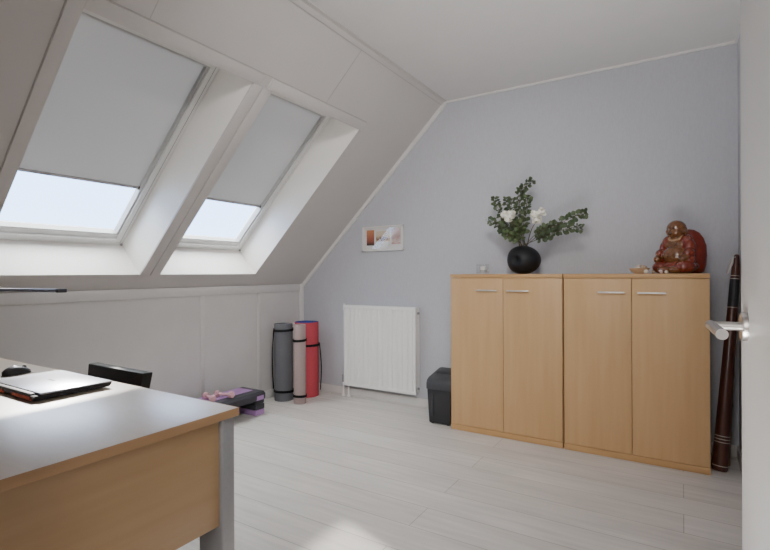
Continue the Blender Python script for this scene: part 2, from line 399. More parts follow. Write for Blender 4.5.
def blind(g, label):
    gs0, gs1, y0, y1 = g; y0 -= .004; y1 += .004
    r = thing('roller_blind', label, 'blind', sp(gs1 - .02, (y0 + y1) / 2, .28), group='skylight blinds')
    sb = .672
    # fabric, a hair of sag across its width
    f = MB(); n = 12
    for k in range(n):
        a = sb + (gs1 - sb) * k / n; b = sb + (gs1 - sb) * (k + 1) / n
        f.quad([sp(a, y0, .289), sp(b, y0, .289), sp(b, y1, .289), sp(a, y1, .289)])
    bmesh.ops.remove_doubles(f.bm, verts=f.bm.verts, dist=1e-5)
    f.build('blind_cloth', M_blind, r, smooth=0)
    MB().sbox(sb - .012, sb + .004, y0, y1, .280, .296, .003).build('bottom_bar', M_bar, r)
    for yy in (y0 + .007, y1 - .007):
        MB().sbox(sb - .016, sb + .010, yy - .006, yy + .006, .277, .284, .002).build('bar_end_cap', M_gasket, r)
    return r
g1 = skylight(1, *OP[0], 'near skylight with white lined reveal and half drawn blind')
g2 = skylight(2, *OP[1], 'far skylight with white lined reveal and half drawn blind')
blind(g1, 'pale grey blind drawn two thirds down the near, larger-looking skylight')
blind(g2, 'pale grey blind drawn two thirds down the far skylight beside the gable wall')

# ------------------------------------------------------------------ door with lever handle
A = math.radians(3.0); DL = .87
hx, hy = .0998 + DL * math.sin(A), 1.197 - DL * math.cos(A)
dr = bpy.data.objects.new('door_1', None); dr.matrix_basis = Matrix.Translation((hx, hy, 0)) @ Matrix.Rotation(A, 4, 'Z'); COL.objects.link(dr)
struct(dr, 'open white door at the right edge', 'door')
MB().box((0, 0, .008), (.04, DL, 2.11), .0015).build('door_leaf', M_door, dr, world=False)
hz, hyl = 1.0555, DL - .062
h = MB(); ro = []
h.tube([(0, hyl, hz), (-.007, hyl, hz), (-.0095, hyl, hz)], [.027, .027, .0255], 40)
hd = h.build('door_handle', M_steel, dr, world=False)
h = MB(); h.tube([(-.008, hyl, hz), (-.056, hyl, hz)], .0082, 24)
h.tube([(-.056, hyl + .011, hz), (-.056, hyl - .158, hz)], .0092, 28)
h.build('lever', M_steel, hd, world=False)
tag(hd, 'brushed steel lever on a round rose')

# ------------------------------------------------------------------ cabinets
def cabinet(x0, label):
    W, YF, YB, H = .796, 3.292, 3.700, 1.15
    r = thing('storage_cabinet', label, 'cabinet', (x0 + W / 2, (YF + YB) / 2, 0), group='two-door office cabinets')
    x1 = x0 + W
    b = MB()
    b.box((x0, YF + .019, .0), (x0 + .018, YB, 1.122)); b.box((x1 - .018, YF + .019, .0), (x1, YB, 1.122))
    b.box((x0 + .018, YB - .008, .04), (x1 - .018, YB, 1.122)); b.box((x0 + .018, YF + .03, .4), (x1 - .018, YB - .01, .418)); b.box((x0 + .018, YF + .03, .76), (x1 - .018, YB - .01, .778))
    b.build('carcass', M_beech, r)
    MB().box((x0, YF - .004, 1.124), (x1, YB, 1.15), .0015).build('top_panel', M_beech_e, r)
    MB().box((x0, YF, .001), (x1, YB, .040), .001).build('bottom_panel', M_beech_e, r)
    xm = (x0 + x1) / 2
    for k, (a, c) in enumerate(((x0 + .002, xm - .0015), (xm + .0015, x1 - .002))):
        dd = MB().box((a, YF, .043), (c, YF + .018, 1.121), .001).build('door', M_beech, r)
        hx0, hx1 = (xm - .19, xm - .036) if k == 0 else (xm + .032, xm + .184)
        hb = MB().box((hx0, YF - .030, 1.029), (hx1, YF - .022, 1.039), .003)
        for hxx in (hx0 + .014, hx1 - .014): hb.tube([(hxx, YF - .024, 1.034), (hxx, YF + .001, 1.034)], .004, 12)
        hb.build('handle', M_chrome, dd)
    return r
c1 = cabinet(-1.468, 'beech two-door cabinet carrying the black vase, nearer the radiator')
c2 = copy_tree(c1); c2.location.x += .804
c2['label'] = 'beech two-door cabinet carrying the seated statue, nearer the door'

# ------------------------------------------------------------------ radiator
R = thing('panel_radiator', 'white ribbed panel radiator on the gable wall', 'radiator', (-2.325, 3.67, .11))
x0, x1, z0, z1, yf, yb = -2.712, -1.944, .112, .862, 3.625, 3.700
NR = 14; poly = []; mar = .028
wv = (x1 - x0 - 2 * mar) / NR
pts = [(x0, yf + .006), (x0 + .006, yf)]
for k in range(NR):
    xa = x0 + mar + k * wv
    pts += [(xa - .009, yf), (xa, yf + .0135), (xa + .009, yf)] if k else [(xa - .009, yf), (xa, yf + .0135), (xa + .009, yf)]
pts += [(x1 - mar - .009, yf), (x1 - mar, yf + .0135), (x1 - mar + .009, yf), (x1 - .006, yf), (x1, yf + .006), (x1, yf + .0175), (x0, yf + .0175)]
fp = MB().prism(pts, 'z', z0 + .03, z1 - .03)
fp.box((x0, yf, z0), (x1, yf + .014, z0 + .03), .004).box((x0, yf, z1 - .03), (x1, yf + .014, z1), .004)
fp.build('front_panel', M_white, R, smooth=25)
MB().box((x0 + .01, yb - .012, z0 + .01), (x1 - .01, yb, z1 - .01), .003).build('rear_panel', M_white, R)
fins = MB()
for k in range(28):
    xx = x0 + .04 + k * (x1 - x0 - .08) / 27
    fins.box((xx - .002, yf + .014, z0 + .05), (xx + .002, yb - .012, z1 - .04))
fins.build('convector_fins', M_white, R, smooth=0)
gr = MB().box((x0, yf + .012, z1 - .012), (x0 + .01, yb, z1)).box((x1 - .01, yf + .012, z1 - .012), (x1, yb, z1)).box((x0, yb - .01, z1 - .012), (x1, yb, z1)).box((x0, yf + .012, z1 - .012), (x1, yf + .022, z1))
for k in range(60):
    xx = x0 + .012 + k * (x1 - x0 - .024) / 59; gr.box((xx - .002, yf + .02, z1 - .009), (xx + .002, yb - .008, z1 - .003))
gr.build('top_grille', M_white, R, smooth=0)
for xs, s in ((x0, 1), (x1, -1)):
    MB().box((xs, yf + .012, z0 + .03), (xs + s * .002, yb, z1 - .012)).build('side_cover', M_white, R, smooth=0)
for zz in (z0 + .05, z1 - .05):
    MB().tube([(x1 - .002, yf + .04, zz), (x1 + .014, yf + .04, zz)], .011, 16).build('end_plug', M_legm, R)
vv = MB().tube([(x0 + .002, yf + .04, z1 - .035), (x0 - .018, yf + .04, z1 - .035)], .009, 16).tube([(x0 - .016, yf + .04, z1 - .05), (x0 - .016, yf + .04, z1 + .012)], [.011, .011], 16)
vv.build('air_vent', M_white, R)
pv = MB().tube([(x0 + .002, yf + .04, z0 + .05), (x0 - .032, yf + .04, z0 + .05)], .010, 16).tube([(x0 - .03, yf + .04, z0 + .02), (x0 - .03, yf + .04, z0 + .088)], .013, 16)
pv.build('valve', M_legm, R)
for xx, zz in ((x0 - .03, z0 + .03), (x0 + .03, z0 + .01)):
    MB().tube([(xx, yf + .04, 0), (xx, yf + .04, .012), (xx, yf + .04, .0125), (xx, yf + .04, zz)], [.018, .018, .009, .009], 20).build('pipe', M_white, R)
MB().tube([(x0 - .018, yb - .01, z0 + .08), (x0 - .018, yb - .01, z1 - .04)], .006, 12).build('riser_pipe', M_legm, R)
for xx in (x0 + .12, x1 - .15): MB().box((xx, yb, z0 + .1), (xx + .03, YW, z0 + .6)).build('wall_bracket', M_white, R, smooth=0)

# ------------------------------------------------------------------ framed picture
x0, x1, z0, z1 = -2.540, -2.107, 1.362, 1.590
P = thing('framed_picture', 'small white framed picture of three little scenes above the radiator', 'picture', ((x0 + x1) / 2, YW, z0))
fm = MB(); yo = YW - .024
for a, b in (((x0, z0), (x1, z0 + .012)), ((x0, z1 - .012), (x1, z1)), ((x0, z0), (x0 + .012, z1)), ((x1 - .012, z0), (x1, z1))):
    fm.box((a[0], yo, a[1]), (b[0], YW - .001, b[1]), .0015)
fm.build('picture_frame', M_trim, P)
MB().box((x0 + .01, yo + .012, z0 + .01), (x1 - .01, YW - .002, z1 - .01)).build('passepartout', M_paper, P, smooth=0)
W = x1 - x0; Hh = z1 - z0
def art(a, b, c, e, m): MB().box((x0 + a * W, yo + .0108, z0 + c * Hh), (x0 + b * W, yo + .0125, z0 + e * Hh)).build('artwork', m, P, smooth=0)
art(.10, .29, .24, .86, art_mat('sunset_print', [(0, (60, 38, 40)), (.12, (70, 44, 40)), (.3, (150, 78, 62)), (.6, (176, 100, 70)), (1, (196, 132, 82))], wob=.08))
art(.34, .68, .38, .80, art_mat('dune_print', [(.0, (206, 190, 164)), (.3, (222, 204, 176)), (.5, (180, 140, 100)), (.62, (120, 88, 66)), (.75, (206, 176, 140)), (1, (220, 204, 180))], wob=.7, sc=4))
art(.72, .94, .26, .88, art_mat('rock_print', [(.0, (212, 186, 178)), (.35, (190, 150, 142)), (.5, (220, 200, 194)), (.7, (186, 150, 146)), (1, (204, 180, 178))], wob=.6, sc=3))
MB().box((x0 + .011, yo + .006, z0 + .011), (x1 - .011, yo + .008, z1 - .011)).build('glazing', M_pglass, P, smooth=0)

# ------------------------------------------------------------------ rolled exercise mats
def roll(name, label, x, y, r, hgt, m, core=None, turns=4, th=None):
    T = thing(name, label, 'exercise mat', (x, y, 0), group='rolled exercise mats')
    th = th or r * .10; turns *= 1.6
    n = 72
    # outer tube with a spiral of foam inside it
    o = MB(); outer = []
    def spiral(a):  # radius on the spiral, a in turns from the outside
        return r - th * a
    steps = int(turns * 40); Vb = []; 
    for k in range(steps + 1):
        a = k / 40; R1 = spiral(a); R0 = max(R1 - th * .86, .002); ang = a * 2 * PI + 2.2
        c_, s_ = math.cos(ang), math.sin(ang)
        Vb.append([o.bm.verts.new((x + q * c_, y + q * s_, z)) for q, z in ((R0, .002), (R1, .002), (R1, hgt), (R0, hgt))])
    for a, b in zip(Vb, Vb[1:]):
        for i in range(4): o.bm.faces.new((a[i], a[(i+1) % 4], b[(i+1) % 4], b[i]))
    o.bm.faces.new(Vb[0]); o.bm.faces.new(Vb[-1][::-1])
    o.build('rolled_foam', m, T, smooth=40)
    if core:
        q = MB(); Vb = []
        for k in range(steps + 1):
            a = k / 40; R1 = spiral(a) - th * .40; R0 = max(R1 - th * .5, .001); ang = a * 2 * PI + 2.2
            c_, s_ = math.cos(ang), math.sin(ang)
            Vb.append([q.bm.verts.new((x + w * c_, y + w * s_, z)) for w, z in ((R0, .004), (R1, .004), (R1, hgt + .002), (R0, hgt + .002))])
        for a, b in zip(Vb, Vb[1:]):
            for i in range(4): q.bm.faces.new((a[i], a[(i+1) % 4], b[(i+1) % 4], b[i]))
        q.build('inner_layer', core, T, smooth=40)
    return T
def strap(T, x, y, r, z, tilt=.0, hang=0.0, ang=2.8, w=.022):
    s = MB(); n = 48; prev = None
    rings = []
    for k in range(n):
        t = 2 * PI * k / n; dz = tilt * math.sin(t)
        rings.append([s.bm.verts.new((x + q * math.cos(t), y + q * math.sin(t), z + dz + e)) for q, e in ((r + .0006, 0), (r + .0035, 0), (r + .0035, w), (r + .0006, w))])
    for k in range(n):
        a, b = rings[k], rings[(k+1) % n]
        for i in range(4): s.bm.faces.new((a[i], a[(i+1) % 4], b[(i+1) % 4], b[i]))
    if hang:
        c_, s_ = math.cos(ang), math.sin(ang); tx, ty = -s_ * w * .5, c_ * w * .5
        P_ = []
        for k in range(9):
            f = k / 8; q = r + .005 + .014 * math.sin(PI * f) + .006 * f; zz = z + w - hang * f
            P_.append([(x + q * c_ + tx, y + q * s_ + ty, zz), (x + q * c_ - tx, y + q * s_ - ty, zz), (x + (q + .0025) * c_ - tx, y + (q + .0025) * s_ - ty, zz), (x + (q + .0025) * c_ + tx, y + (q + .0025) * s_ + ty, zz)])
        Vv = [[s.bm.verts.new(p) for p in row] for row in P_]
        for a, b in zip(Vv, Vv[1:]):
            for i in range(4): s.bm.faces.new((a[i], a[(i+1) % 4], b[(i+1) % 4], b[i]))
    return s.build('strap', M_strap, T)
gx, gy, grr = -3.124, 3.264, .088
T = roll('yoga_mat', 'rolled charcoal exercise mat with two black straps, against the knee wall', gx, gy, grr, .70, M_mat_grey, turns=3.4)
strap(T, gx, gy, grr, .635, .004, hang=.56, ang=3.55); strap(T, gx, gy, grr, .075, -.004)
tx, ty, trr = -2.917, 3.251, .058
T = roll('yoga_mat', 'rolled taupe exercise mat, the slimmest and frontmost of the three', tx, ty, trr, .705, M_mat_taupe, turns=3)
strap(T, tx, ty, trr, .555, .004); strap(T, tx, ty, trr, .058, -.003)
rx, ry, rrr = -3.048, 3.498, .119
T = roll('yoga_mat', 'thick rolled red exercise mat with blue lining, behind the taupe one', rx, ry, rrr, .70, M_mat_red, core=M_mat_blue, turns=4.5)
strap(T, rx, ry, rrr, .475, .0, hang=.44, ang=.35)

# ------------------------------------------------------------------ aerobic step and dumbbells
S = thing('aerobic_step', 'graphite and lavender aerobic step on the floor by the knee wall', 'aerobic step', (-3.09, 2.46, 0))
sx0, sx1, sy0, sy1 = -3.235, -2.945, 2.10, 2.862
pl = MB().prism([(sx0 + .012, .118), (sx1 - .012, .118), (sx1, .135), (sx1, .172), (sx1 - .022, .190), (sx0 + .022, .190), (sx0, .172), (sx0, .135)], 'y', sy0, sy1, .006)
for a, b in ((sy0 + .005, sy0 + .10), (sy1 - .10, sy1 - .005)): pl.box((sx0 + .012, a, .092), (sx1 - .012, b, .122), .004)
pl.build('platform', M_step, S)
MB().box((sx0 + .03, sy0 + .06, .189), (sx1 - .095, sy1 - .055, .194), .002).build('tread_mat', M_lav, S)
for a, b in ((sy0 + .008, sy0 + .105), (sy1 - .105, sy1 - .008)):
    for zz, m_ in ((0, M_lav), (.046, M_step)):
        MB().box((sx0 + .004, a, zz + .001), (sx1 - .004, b, zz + .045), .006).build('riser_block', m_, S)
    MB().box((sx1 - .012, a + .008, .125), (sx1 + .002, b - .012, .162), .004).build('end_pad', M_lav, S)
def dumbbell(x, y, z, rot, label):
    T = thing('dumbbell', label, 'dumbbell', (x, y, z), rot, group='pink dumbbells on the step')
    MB().tube([(-.05, 0, .026), (.05, 0, .026)], .012, 16).build('grip', M_pink, T, world=False)
    for s in (-1, 1):
        h = MB().tube([(s*.042, 0, .026), (s*.048, 0, .026), (s*.075, 0, .026), (s*.083, 0, .026)], [.017, .026, .026, .017], 8)
        h.build('weight_head', M_pink, T, world=False)
    return T
dumbbell(-3.045, 2.520, .1945, .35, 'pink vinyl dumbbell lying across the step, nearer the gable wall')
dumbbell(-3.075, 2.405, .1945, -.25, 'pink vinyl dumbbell lying across the step, nearer the desk')

# ------------------------------------------------------------------ paper shredder
S = thing('paper_shredder', 'black paper shredder on the floor between radiator and cabinet', 'shredder', (-1.58, 3.47, 0))
a0, a1, b0, b1 = -1.688, -1.478, 3.315, 3.60
bn = MB().hexa([(a0 + .016, b0 + .012, .006), (a1 - .016, b0 + .012, .006), (a1 - .016, b1 - .012, .006), (a0 + .016, b1 - .012, .006),
                (a0 + .004, b0 + .004, .272), (a1 - .004, b0 + .004, .272), (a1 - .004, b1 - .004, .272), (a0 + .004, b1 - .004, .272)], .012)
bn.build('waste_bin', M_black, S)
hd = MB().prism([(b0, .268), (b0, .312), (b0 + .012, .335), (b0 + .04, .352), (b1 - .05, .392), (b1 - .015, .39), (b1, .372), (b1, .268)], 'x', a0, a1, .008)
hd.build('cutter_head', M_dark, S)
sl_ = MB().hexa([(a0 + .03, b0 + .125, .360), (a1 - .03, b0 + .125, .360), (a1 - .03, b0 + .150, .367), (a0 + .03, b0 + .150, .367), (a0 + .03, b0 + .125, .3735), (a1 - .03, b0 + .125, .3735), (a1 - .03, b0 + .150, .3795), (a0 + .03, b0 + .150, .3795)])
sl_.build('paper_slot', M_black, S)
MB().box((a0 + .045, b0 - .0, .06), (a0 + .058, b0 + .014, .235), .003).build('bin_window', M_dark, S)
for fx in (a0 + .04, a1 - .04):
    for fy in (b0 + .04, b1 - .04): MB().tube([(fx, fy, 0), (fx, fy, .012)], .012, 12).build('rubber_foot', M_black, S)

# ------------------------------------------------------------------ desk
dx0, dx1, dy0, dy1 = -3.10, -1.188, .325, 1.042
Dk = thing('office_desk', 'beech office desk with grey metal legs in the left foreground', 'desk', ((dx0 + dx1) / 2, (dy0 + dy1) / 2, 0))
MB().box((dx0, dy0, .7155), (dx1 - .002, dy1 - .002, .74), .001).build('desktop', M_dtop, Dk)
eb = MB().box((dx1 - .002, dy0, .7150), (dx1, dy1, .7402), .0006).box((dx0, dy1 - .002, .7150), (dx1, dy1, .7402), .0006); eb.build('edge_band', M_dedge, Dk)
MB().box((-1.231, dy0 + .05, .385), (-1.213, .984, .7155), .001).build('end_panel', M_dpan, Dk)
MB().box((dx0 + .04, dy0 + .05, .385), (dx0 + .058, .984, .7155), .001).build('end_panel', M_dpan, Dk)
MB().box((dx0 + .1, dy0 + .055, .40), (-1.31, dy0 + .073, .7155), .001).build('modesty_panel', M_dpan, Dk)
for xa, xb in ((-1.312, -1.200), (dx0 + .013, dx0 + .125)):
    for ya, yb_ in ((.984, 1.034), (dy0 + .004, dy0 + .05)):
        MB().box((xa, ya, .02), (xb, yb_, .7155), .006, 3).build('leg', M_legm, Dk)
    MB().box((xa, dy0 + .004, .0), (xb, dy1 - .008, .028), .006).build('foot_rail', M_legm, Dk)
MB().box((-1.32, dy1 - .06, .66), (dx0 + .12, dy1 - .03, .7155), .003).build('support_beam', M_legm, Dk)

# ------------------------------------------------------------------ laptop, mouse
lx0, lx1, ly0, ly1 = -2.192, -1.806, .726, .984
zt = .7402
Lp = thing('laptop', 'closed silver laptop with black base and orange rear vents, on the desk', 'laptop', ((lx0 + lx1) / 2, (ly0 + ly1) / 2, zt))
MB().hexa([(lx0 + .004, ly0 + .004, zt + .003), (lx1 - .004, ly0 + .004, zt + .003), (lx1 - .006, ly1 - .008, zt + .004), (lx0 + .006, ly1 - .008, zt + .004),
           (lx0, ly0, zt + .0205), (lx1, ly0, zt + .0205), (lx1, ly1, zt + .0195), (lx0, ly1, zt + .0195)], .003).build('base_unit', M_black, Lp)
ld = MB().hexa([(lx0, ly0 + .020, zt + .0215), (lx1, ly0 + .020, zt + .0215), (lx1, ly1, zt + .0205), (lx0, ly1, zt + .0205),
           (lx0, ly0 + .020, zt + .0285), (lx1, ly0 + .020, zt + .0285), (lx1, ly1, zt + .0250), (lx0, ly1, zt + .0250)], .002).build('lid', M_lid, Lp)
def zl(y): return zt + .0285 - .0035 * (y - ly0 - .02) / (ly1 - ly0 - .02)
# short raised letters of the maker's mark, a few pixels in the photo
lg = MB(); lcx, lcy = (lx0 + lx1) / 2 - .004, (ly0 + ly1) / 2 + .01
for k in range(4):
    xx = lcx + (k - 1.5) * .0125; z_ = zl(lcy)
    lg.box((xx - .0045, lcy - .005, z_ - .0004), (xx + .0015, lcy - .002, z_ + .0005)); lg.box((xx - .0045, lcy + .002, z_ - .0004), (xx + .0045, lcy + .005, z_ + .0005)); lg.box((xx - .0045, lcy - .005, z_ - .0004), (xx - .002, lcy + .005, z_ + .0005))
lg.build('lid_mark', M_dark, ld, smooth=0)
hg = MB().box((lx0 + .03, ly0 + .002, zt + .018), (lx1 - .03, ly0 + .02, zt + .026), .003); hg.build('hinge_bar', M_dark, Lp)
for a, b in ((lx0 + .02, lx0 + .16), (lx1 - .16, lx1 - .02)):
    vt = MB().box((a, ly0 + .002, zt + .005), (b, ly0 + .010, zt + .0178))
    for k in range(12):
        xx = a + (b - a) * k / 12; vt.box((xx, ly0 - .0015, zt + .006), (xx + .009, ly0 + .012, zt + .0175), .001)
    vt.build('rear_vent', M_orange, Lp)
for yy, ln in ((.78, .014), (.81, .014), (.85, .014), (.90, .009)):
    MB().box((lx1 - .012, yy, zt + .008), (lx1 - .0015, yy + ln, zt + .0125)).build('side_port', M_dark, Lp, smooth=0)
for fx in (lx0 + .04, lx1 - .04):
    for fy in (ly0 + .03, ly1 - .03): MB().tube([(fx, fy, zt), (fx, fy, zt + .005)], .008, 12).build('rubber_foot', M_black, Lp)

def dome(prof_len, wid, hgt, top=1.0):
    m = MB(); n, k = 14, 10; rows = []
    for i in range(n + 1):
        t = i / n; e = math.sin(PI * min(max(t, .001), .999)) ** .45; hz_ = hgt * (math.sin(PI * (t ** .8)) ** .55) * top
        row = []
        for j in range(k + 1):
            a = PI * j / k
            row.append(m.bm.verts.new((-math.cos(a) * wid * .5 * e, (t - .5) * prof_len, math.sin(a) ** .7 * hz_ + .001)))
        rows.append(row)
    for a, b in zip(rows, rows[1:]):
        for j in range(k): m.bm.faces.new((a[j], a[j+1], b[j+1], b[j]))
        m.bm.faces.new((a[0], b[0], b[k], a[k]))
    return m
Mo = thing('computer_mouse', 'black and silver computer mouse behind the laptop', 'mouse', (-2.40, .905, zt), math.radians(8))
dome(.112, .066, .034).build('shell', M_black, Mo, world=False)
m = dome(.070, .040, .0365); bmesh.ops.translate(m.bm, verts=m.bm.verts, vec=(0, -.006, 0)); m.build('palm_cover', M_lid, Mo, world=False)
MB().tube([(-.004, .030, .0255), (.004, .030, .0255)], .007, 16).build('scroll_wheel', M_dark, Mo, world=False)

# ------------------------------------------------------------------ desk lamp (its bar reaches in at the left edge)
e1 = Vector((-1.930, .872, 1.101)); e0 = Vector((-2.62, .765, 1.101))
La = thing('desk_lamp', 'slim slate-grey LED desk lamp bar over the desk', 'lamp', (e0.x, e0.y, zt))
MB().lathe([(0, 0), (.085, 0), (.088, .006), (.084, .014), (0, .016)], (e0.x, e0.y, zt)).build('lamp_base', M_lamp, La)
MB().tube([(e0.x, e0.y, zt + .01), (e0.x, e0.y, 1.106)], .008, 16).build('post', M_lamp, La)
u = (e1 - e0).normalized(); n_ = Vector((-u.y, u.x, 0)); q = e0 - u * .03
def hx_(a, b, w, z0_, z1_): return [(a - n_*w) + Vector((0,0,z0_)), (b - n_*w) + Vector((0,0,z0_)), (b + n_*w) + Vector((0,0,z0_)), (a + n_*w) + Vector((0,0,z0_)), (a - n_*w) + Vector((0,0,z1_)), (b - n_*w) + Vector((0,0,z1_)), (b + n_*w) + Vector((0,0,z1_)), (a + n_*w) + Vector((0,0,z1_))]
MB().hexa(hx_(q, e1 - u * .015, .016, -.006, .006), .003).build('light_bar', M_lamp, La)
MB().hexa(hx_(e1 - u * .017, e1, .017, -.007, .007), .003).build('end_cap', M_dark, La)
MB().hexa(hx_(q + u * .06, e1 - u * .03, .011, -.0075, -.0055)).build('diffuser', M_white, La, smooth=0)

# ------------------------------------------------------------------ chair behind the desk
Ch = thing('desk_chair', 'black low-backed chair pushed in at the far side of the desk', 'chair', (-2.29, 1.08, 0))
cx0, cx1 = -2.515, -2.048
bk = MB().hexa([(cx0 + .02, 1.225, .50), (cx1 - .02, 1.225, .50), (cx1 - .02, 1.265, .50), (cx0 + .02, 1.265, .50), (cx0, 1.250, .718), (cx1, 1.250, .718), (cx1, 1.300, .716), (cx0, 1.300, .716)], .006)
bk.build('backrest', M_black2, Ch)
MB().box((cx0 + .01, .84, .41), (cx1 - .01, 1.235, .465), .015, 3).build('seat', M_black2, Ch)
for xx in (cx0 + .035, cx1 - .035):
    MB().tube([(xx, .87, .415), (xx, .855, 0)], [.014, .011], 14).build('leg', M_black, Ch)
    MB().tube([(xx, 1.262, .70), (xx, 1.238, .45), (xx, 1.27, 0)], [.013, .015, .011], 14).build('leg', M_black, Ch)

# ------------------------------------------------------------------ vase, eucalyptus, flowers
ZT = 1.1502
vc = Vector((-.988, 3.50, ZT))
V = MB(); prof = []
n = 48
for k in range(n + 1):
    t = -PI / 2 + PI * k / n * .90
    prof.append((.120 * math.cos(t) ** .82 if math.cos(t) > 0 else 0, .102 * (math.sin(t) + 1)))
prof[0] = (0, 0); prof[1] = (.052, .0)
rt, zt_ = prof[-1]
prof += [(rt - .005, zt_ + .002), (rt - .008, zt_ - .003), (rt + .004, zt_ - .025), (.085, zt_ - .07), (.08, .05), (.05, .014), (0, .012)]
V.lathe(prof, (0, 0, 0), 96)
dc = Vector((-.020, -.112, .100))
for v in V.bm.verts:
    # lopsided: bulges to the right lower down; thumb-hole dimple on the front
    v.co.x += .012 * math.sin(PI * min(1, max(0, v.co.z / .2))) * (1 if v.co.x > 0 else .4) - .04 * max(0, v.co.z - .12)
    dd = (v.co - dc).length
    if dd < .040 and v.co.y < -.03: v.co.y += .034 * (1 - (dd / .040) ** 2) ** 1.5
    v.co.x *= .955
bmesh.ops.translate(V.bm, verts=V.bm.verts, vec=vc)
tag(V.build('vase', M_vase, loc=vc, smooth=60), 'squat matt black vase with a dimple, on the left cabinet', 'vase')
MOUTH = vc + Vector((.004, 0, .190))
stem_no = [0]
def entry():
    # each stem passes the mouth and rests inside the vase at a place of its own
    k = stem_no[0]; stem_no[0] += 1; a = k * 2.39996
    r = .009 + .0185 * math.sqrt((k + .5) / 15)
    return [MOUTH + Vector((r * .9 * math.cos(a), r * .9 * math.sin(a), -.115)), MOUTH + Vector((r * math.cos(a), r * math.sin(a), 0))]

def leaf(m, p, d, nrm, ln, wd):
    d = d.normalized(); nrm = (nrm - d * nrm.dot(d)); nrm = nrm.normalized() if nrm.length > 1e-4 else d.orthogonal().normalized()
    w = d.cross(nrm)
    rim = []
    for k in range(10):
        a = 2 * PI * k / 10; q = (1 - math.cos(a)) / 2
        rim.append(m.bm.verts.new(p + d * ln * q + w * wd * .5 * math.sin(a) * (1 - .15 * q) + nrm * .10 * ln * abs(math.sin(a))))
    c = m.bm.verts.new(p + d * ln * .5 + nrm * -.03 * ln)
    for k in range(10): m.bm.faces.new((c, rim[k], rim[(k+1) % 10]))
def curve_pts(P_, n):
    P_ = [Vector(p) for p in P_]; out = []
    for i in range(n + 1):
        t = i / n * (len(P_) - 1); k = min(int(t), len(P_) - 2); f = t - k
        a = P_[max(k-1, 0)]; b = P_[k]; c = P_[k+1]; d_ = P_[min(k+2, len(P_)-1)]
        out.append(.5 * ((2*b) + (c - a) * f + (2*a - 5*b + 4*c - d_) * f*f + (3*b - a - 3*c + d_) * f**3))
    return out
def branch(label, way, nleaf, start, size, m=M_leaf, tip=.6, side=None, seed=1):
    rnd = random.Random(seed)
    T = thing('eucalyptus_branch', label, 'branch', MOUTH, group='eucalyptus branches in the vase')
    pts = curve_pts(entry() + way, 40)
    s = MB(); s.tube(pts, [.0028 * (1 - .6 * i / 40) for i in range(41)], 8); st = s
    lf = MB()
    for k in range(nleaf):
        t = start + (1 - start) * k / (nleaf - 1); i = min(int(t * 40), 39)
        p = pts[i].lerp(pts[i+1], t * 40 - i); d_ = (pts[i+1] - pts[i]).normalized()
        u_, w_ = basis(d_); ph = k * 2.4 + rnd.uniform(-.4, .4)
        for s_ in (0, PI):
            if k == nleaf - 1 and s_: continue
            o_ = u_ * math.cos(ph + s_) + w_ * math.sin(ph + s_)
            dr_ = o_ + d_ * rnd.uniform(.1, .7) + Vector((0, -.25, rnd.uniform(-.35, .15)))
            sz = size * (1 - (1 - tip) * t) * rnd.uniform(.75, 1.15)
            nr = Vector((rnd.uniform(-.7, .7), -1.0 + rnd.uniform(-.5, .5), rnd.uniform(-.1, 1.1)))
            off = o_ * .010
            leaf(lf, p + off, dr_, nr, sz, sz * rnd.uniform(.8, 1.0))
            st.tube([p, p + off], .0009, 5, cap=False)
    st.build('stem', M_stem, T)
    tag(lf.build('foliage', m, T, smooth=60))
    return T
B = lambda x, y, z: Vector((x, y, z))
branch('tallest eucalyptus branch, its tip hooking right above the vase', [B(-1.00, 3.49, 1.48), B(-1.01, 3.49, 1.62), B(-1.005, 3.49, 1.73), B(-.975, 3.48, 1.775), B(-.905, 3.47, 1.822)], 44, 0.33, 0.046, seed=1)
branch('eucalyptus branch reaching up and left, second tallest', [B(-1.05, 3.48, 1.46), B(-1.12, 3.47, 1.56), B(-1.17, 3.46, 1.66), B(-1.180, 3.46, 1.715)], 31, 0.37, 0.046, seed=2)
branch('eucalyptus branch drooping furthest to the left', [B(-1.04, 3.46, 1.42), B(-1.12, 3.44, 1.48), B(-1.175, 3.43, 1.525), B(-1.225, 3.43, 1.552)], 26, 0.39, 0.046, seed=3)
branch('eucalyptus branch stretching furthest to the right, upper of two', [B(-.90, 3.47, 1.40), B(-.80, 3.46, 1.455), B(-.68, 3.45, 1.515), B(-.60, 3.44, 1.545), B(-.548, 3.44, 1.555)], 39, 0.37, 0.049, seed=4)
branch('eucalyptus branch stretching right beneath the longer one', [B(-.89, 3.44, 1.385), B(-.80, 3.42, 1.415), B(-.70, 3.41, 1.448), B(-.62, 3.41, 1.462), B(-.565, 3.41, 1.450)], 31, 0.39, 0.046, seed=5)
branch('eucalyptus branch rising upright between the white flowers', [B(-.975, 3.46, 1.47), B(-.955, 3.45, 1.57), B(-.94, 3.44, 1.66), B(-.93, 3.44, 1.70)], 31, 0.35, 0.046, seed=6)
branch('pale green leafy sprig low over the vase rim at left', [B(-1.02, 3.44, 1.40), B(-1.06, 3.42, 1.43), B(-1.10, 3.41, 1.44)], 15, 0.46, 0.044, m=M_leaf2, seed=7)
branch('pale green leafy sprig standing in the middle of the vase', [B(-.99, 3.43, 1.42), B(-.985, 3.42, 1.48), B(-1.0, 3.41, 1.53)], 18, 0.39, 0.044, m=M_leaf2, seed=8)
branch('eucalyptus branch rising beside the second tallest', [B(-1.02, 3.5, 1.47), B(-1.07, 3.5, 1.58), B(-1.10, 3.5, 1.66), B(-1.105, 3.5, 1.71)], 26, 0.37, 0.044, seed=9)

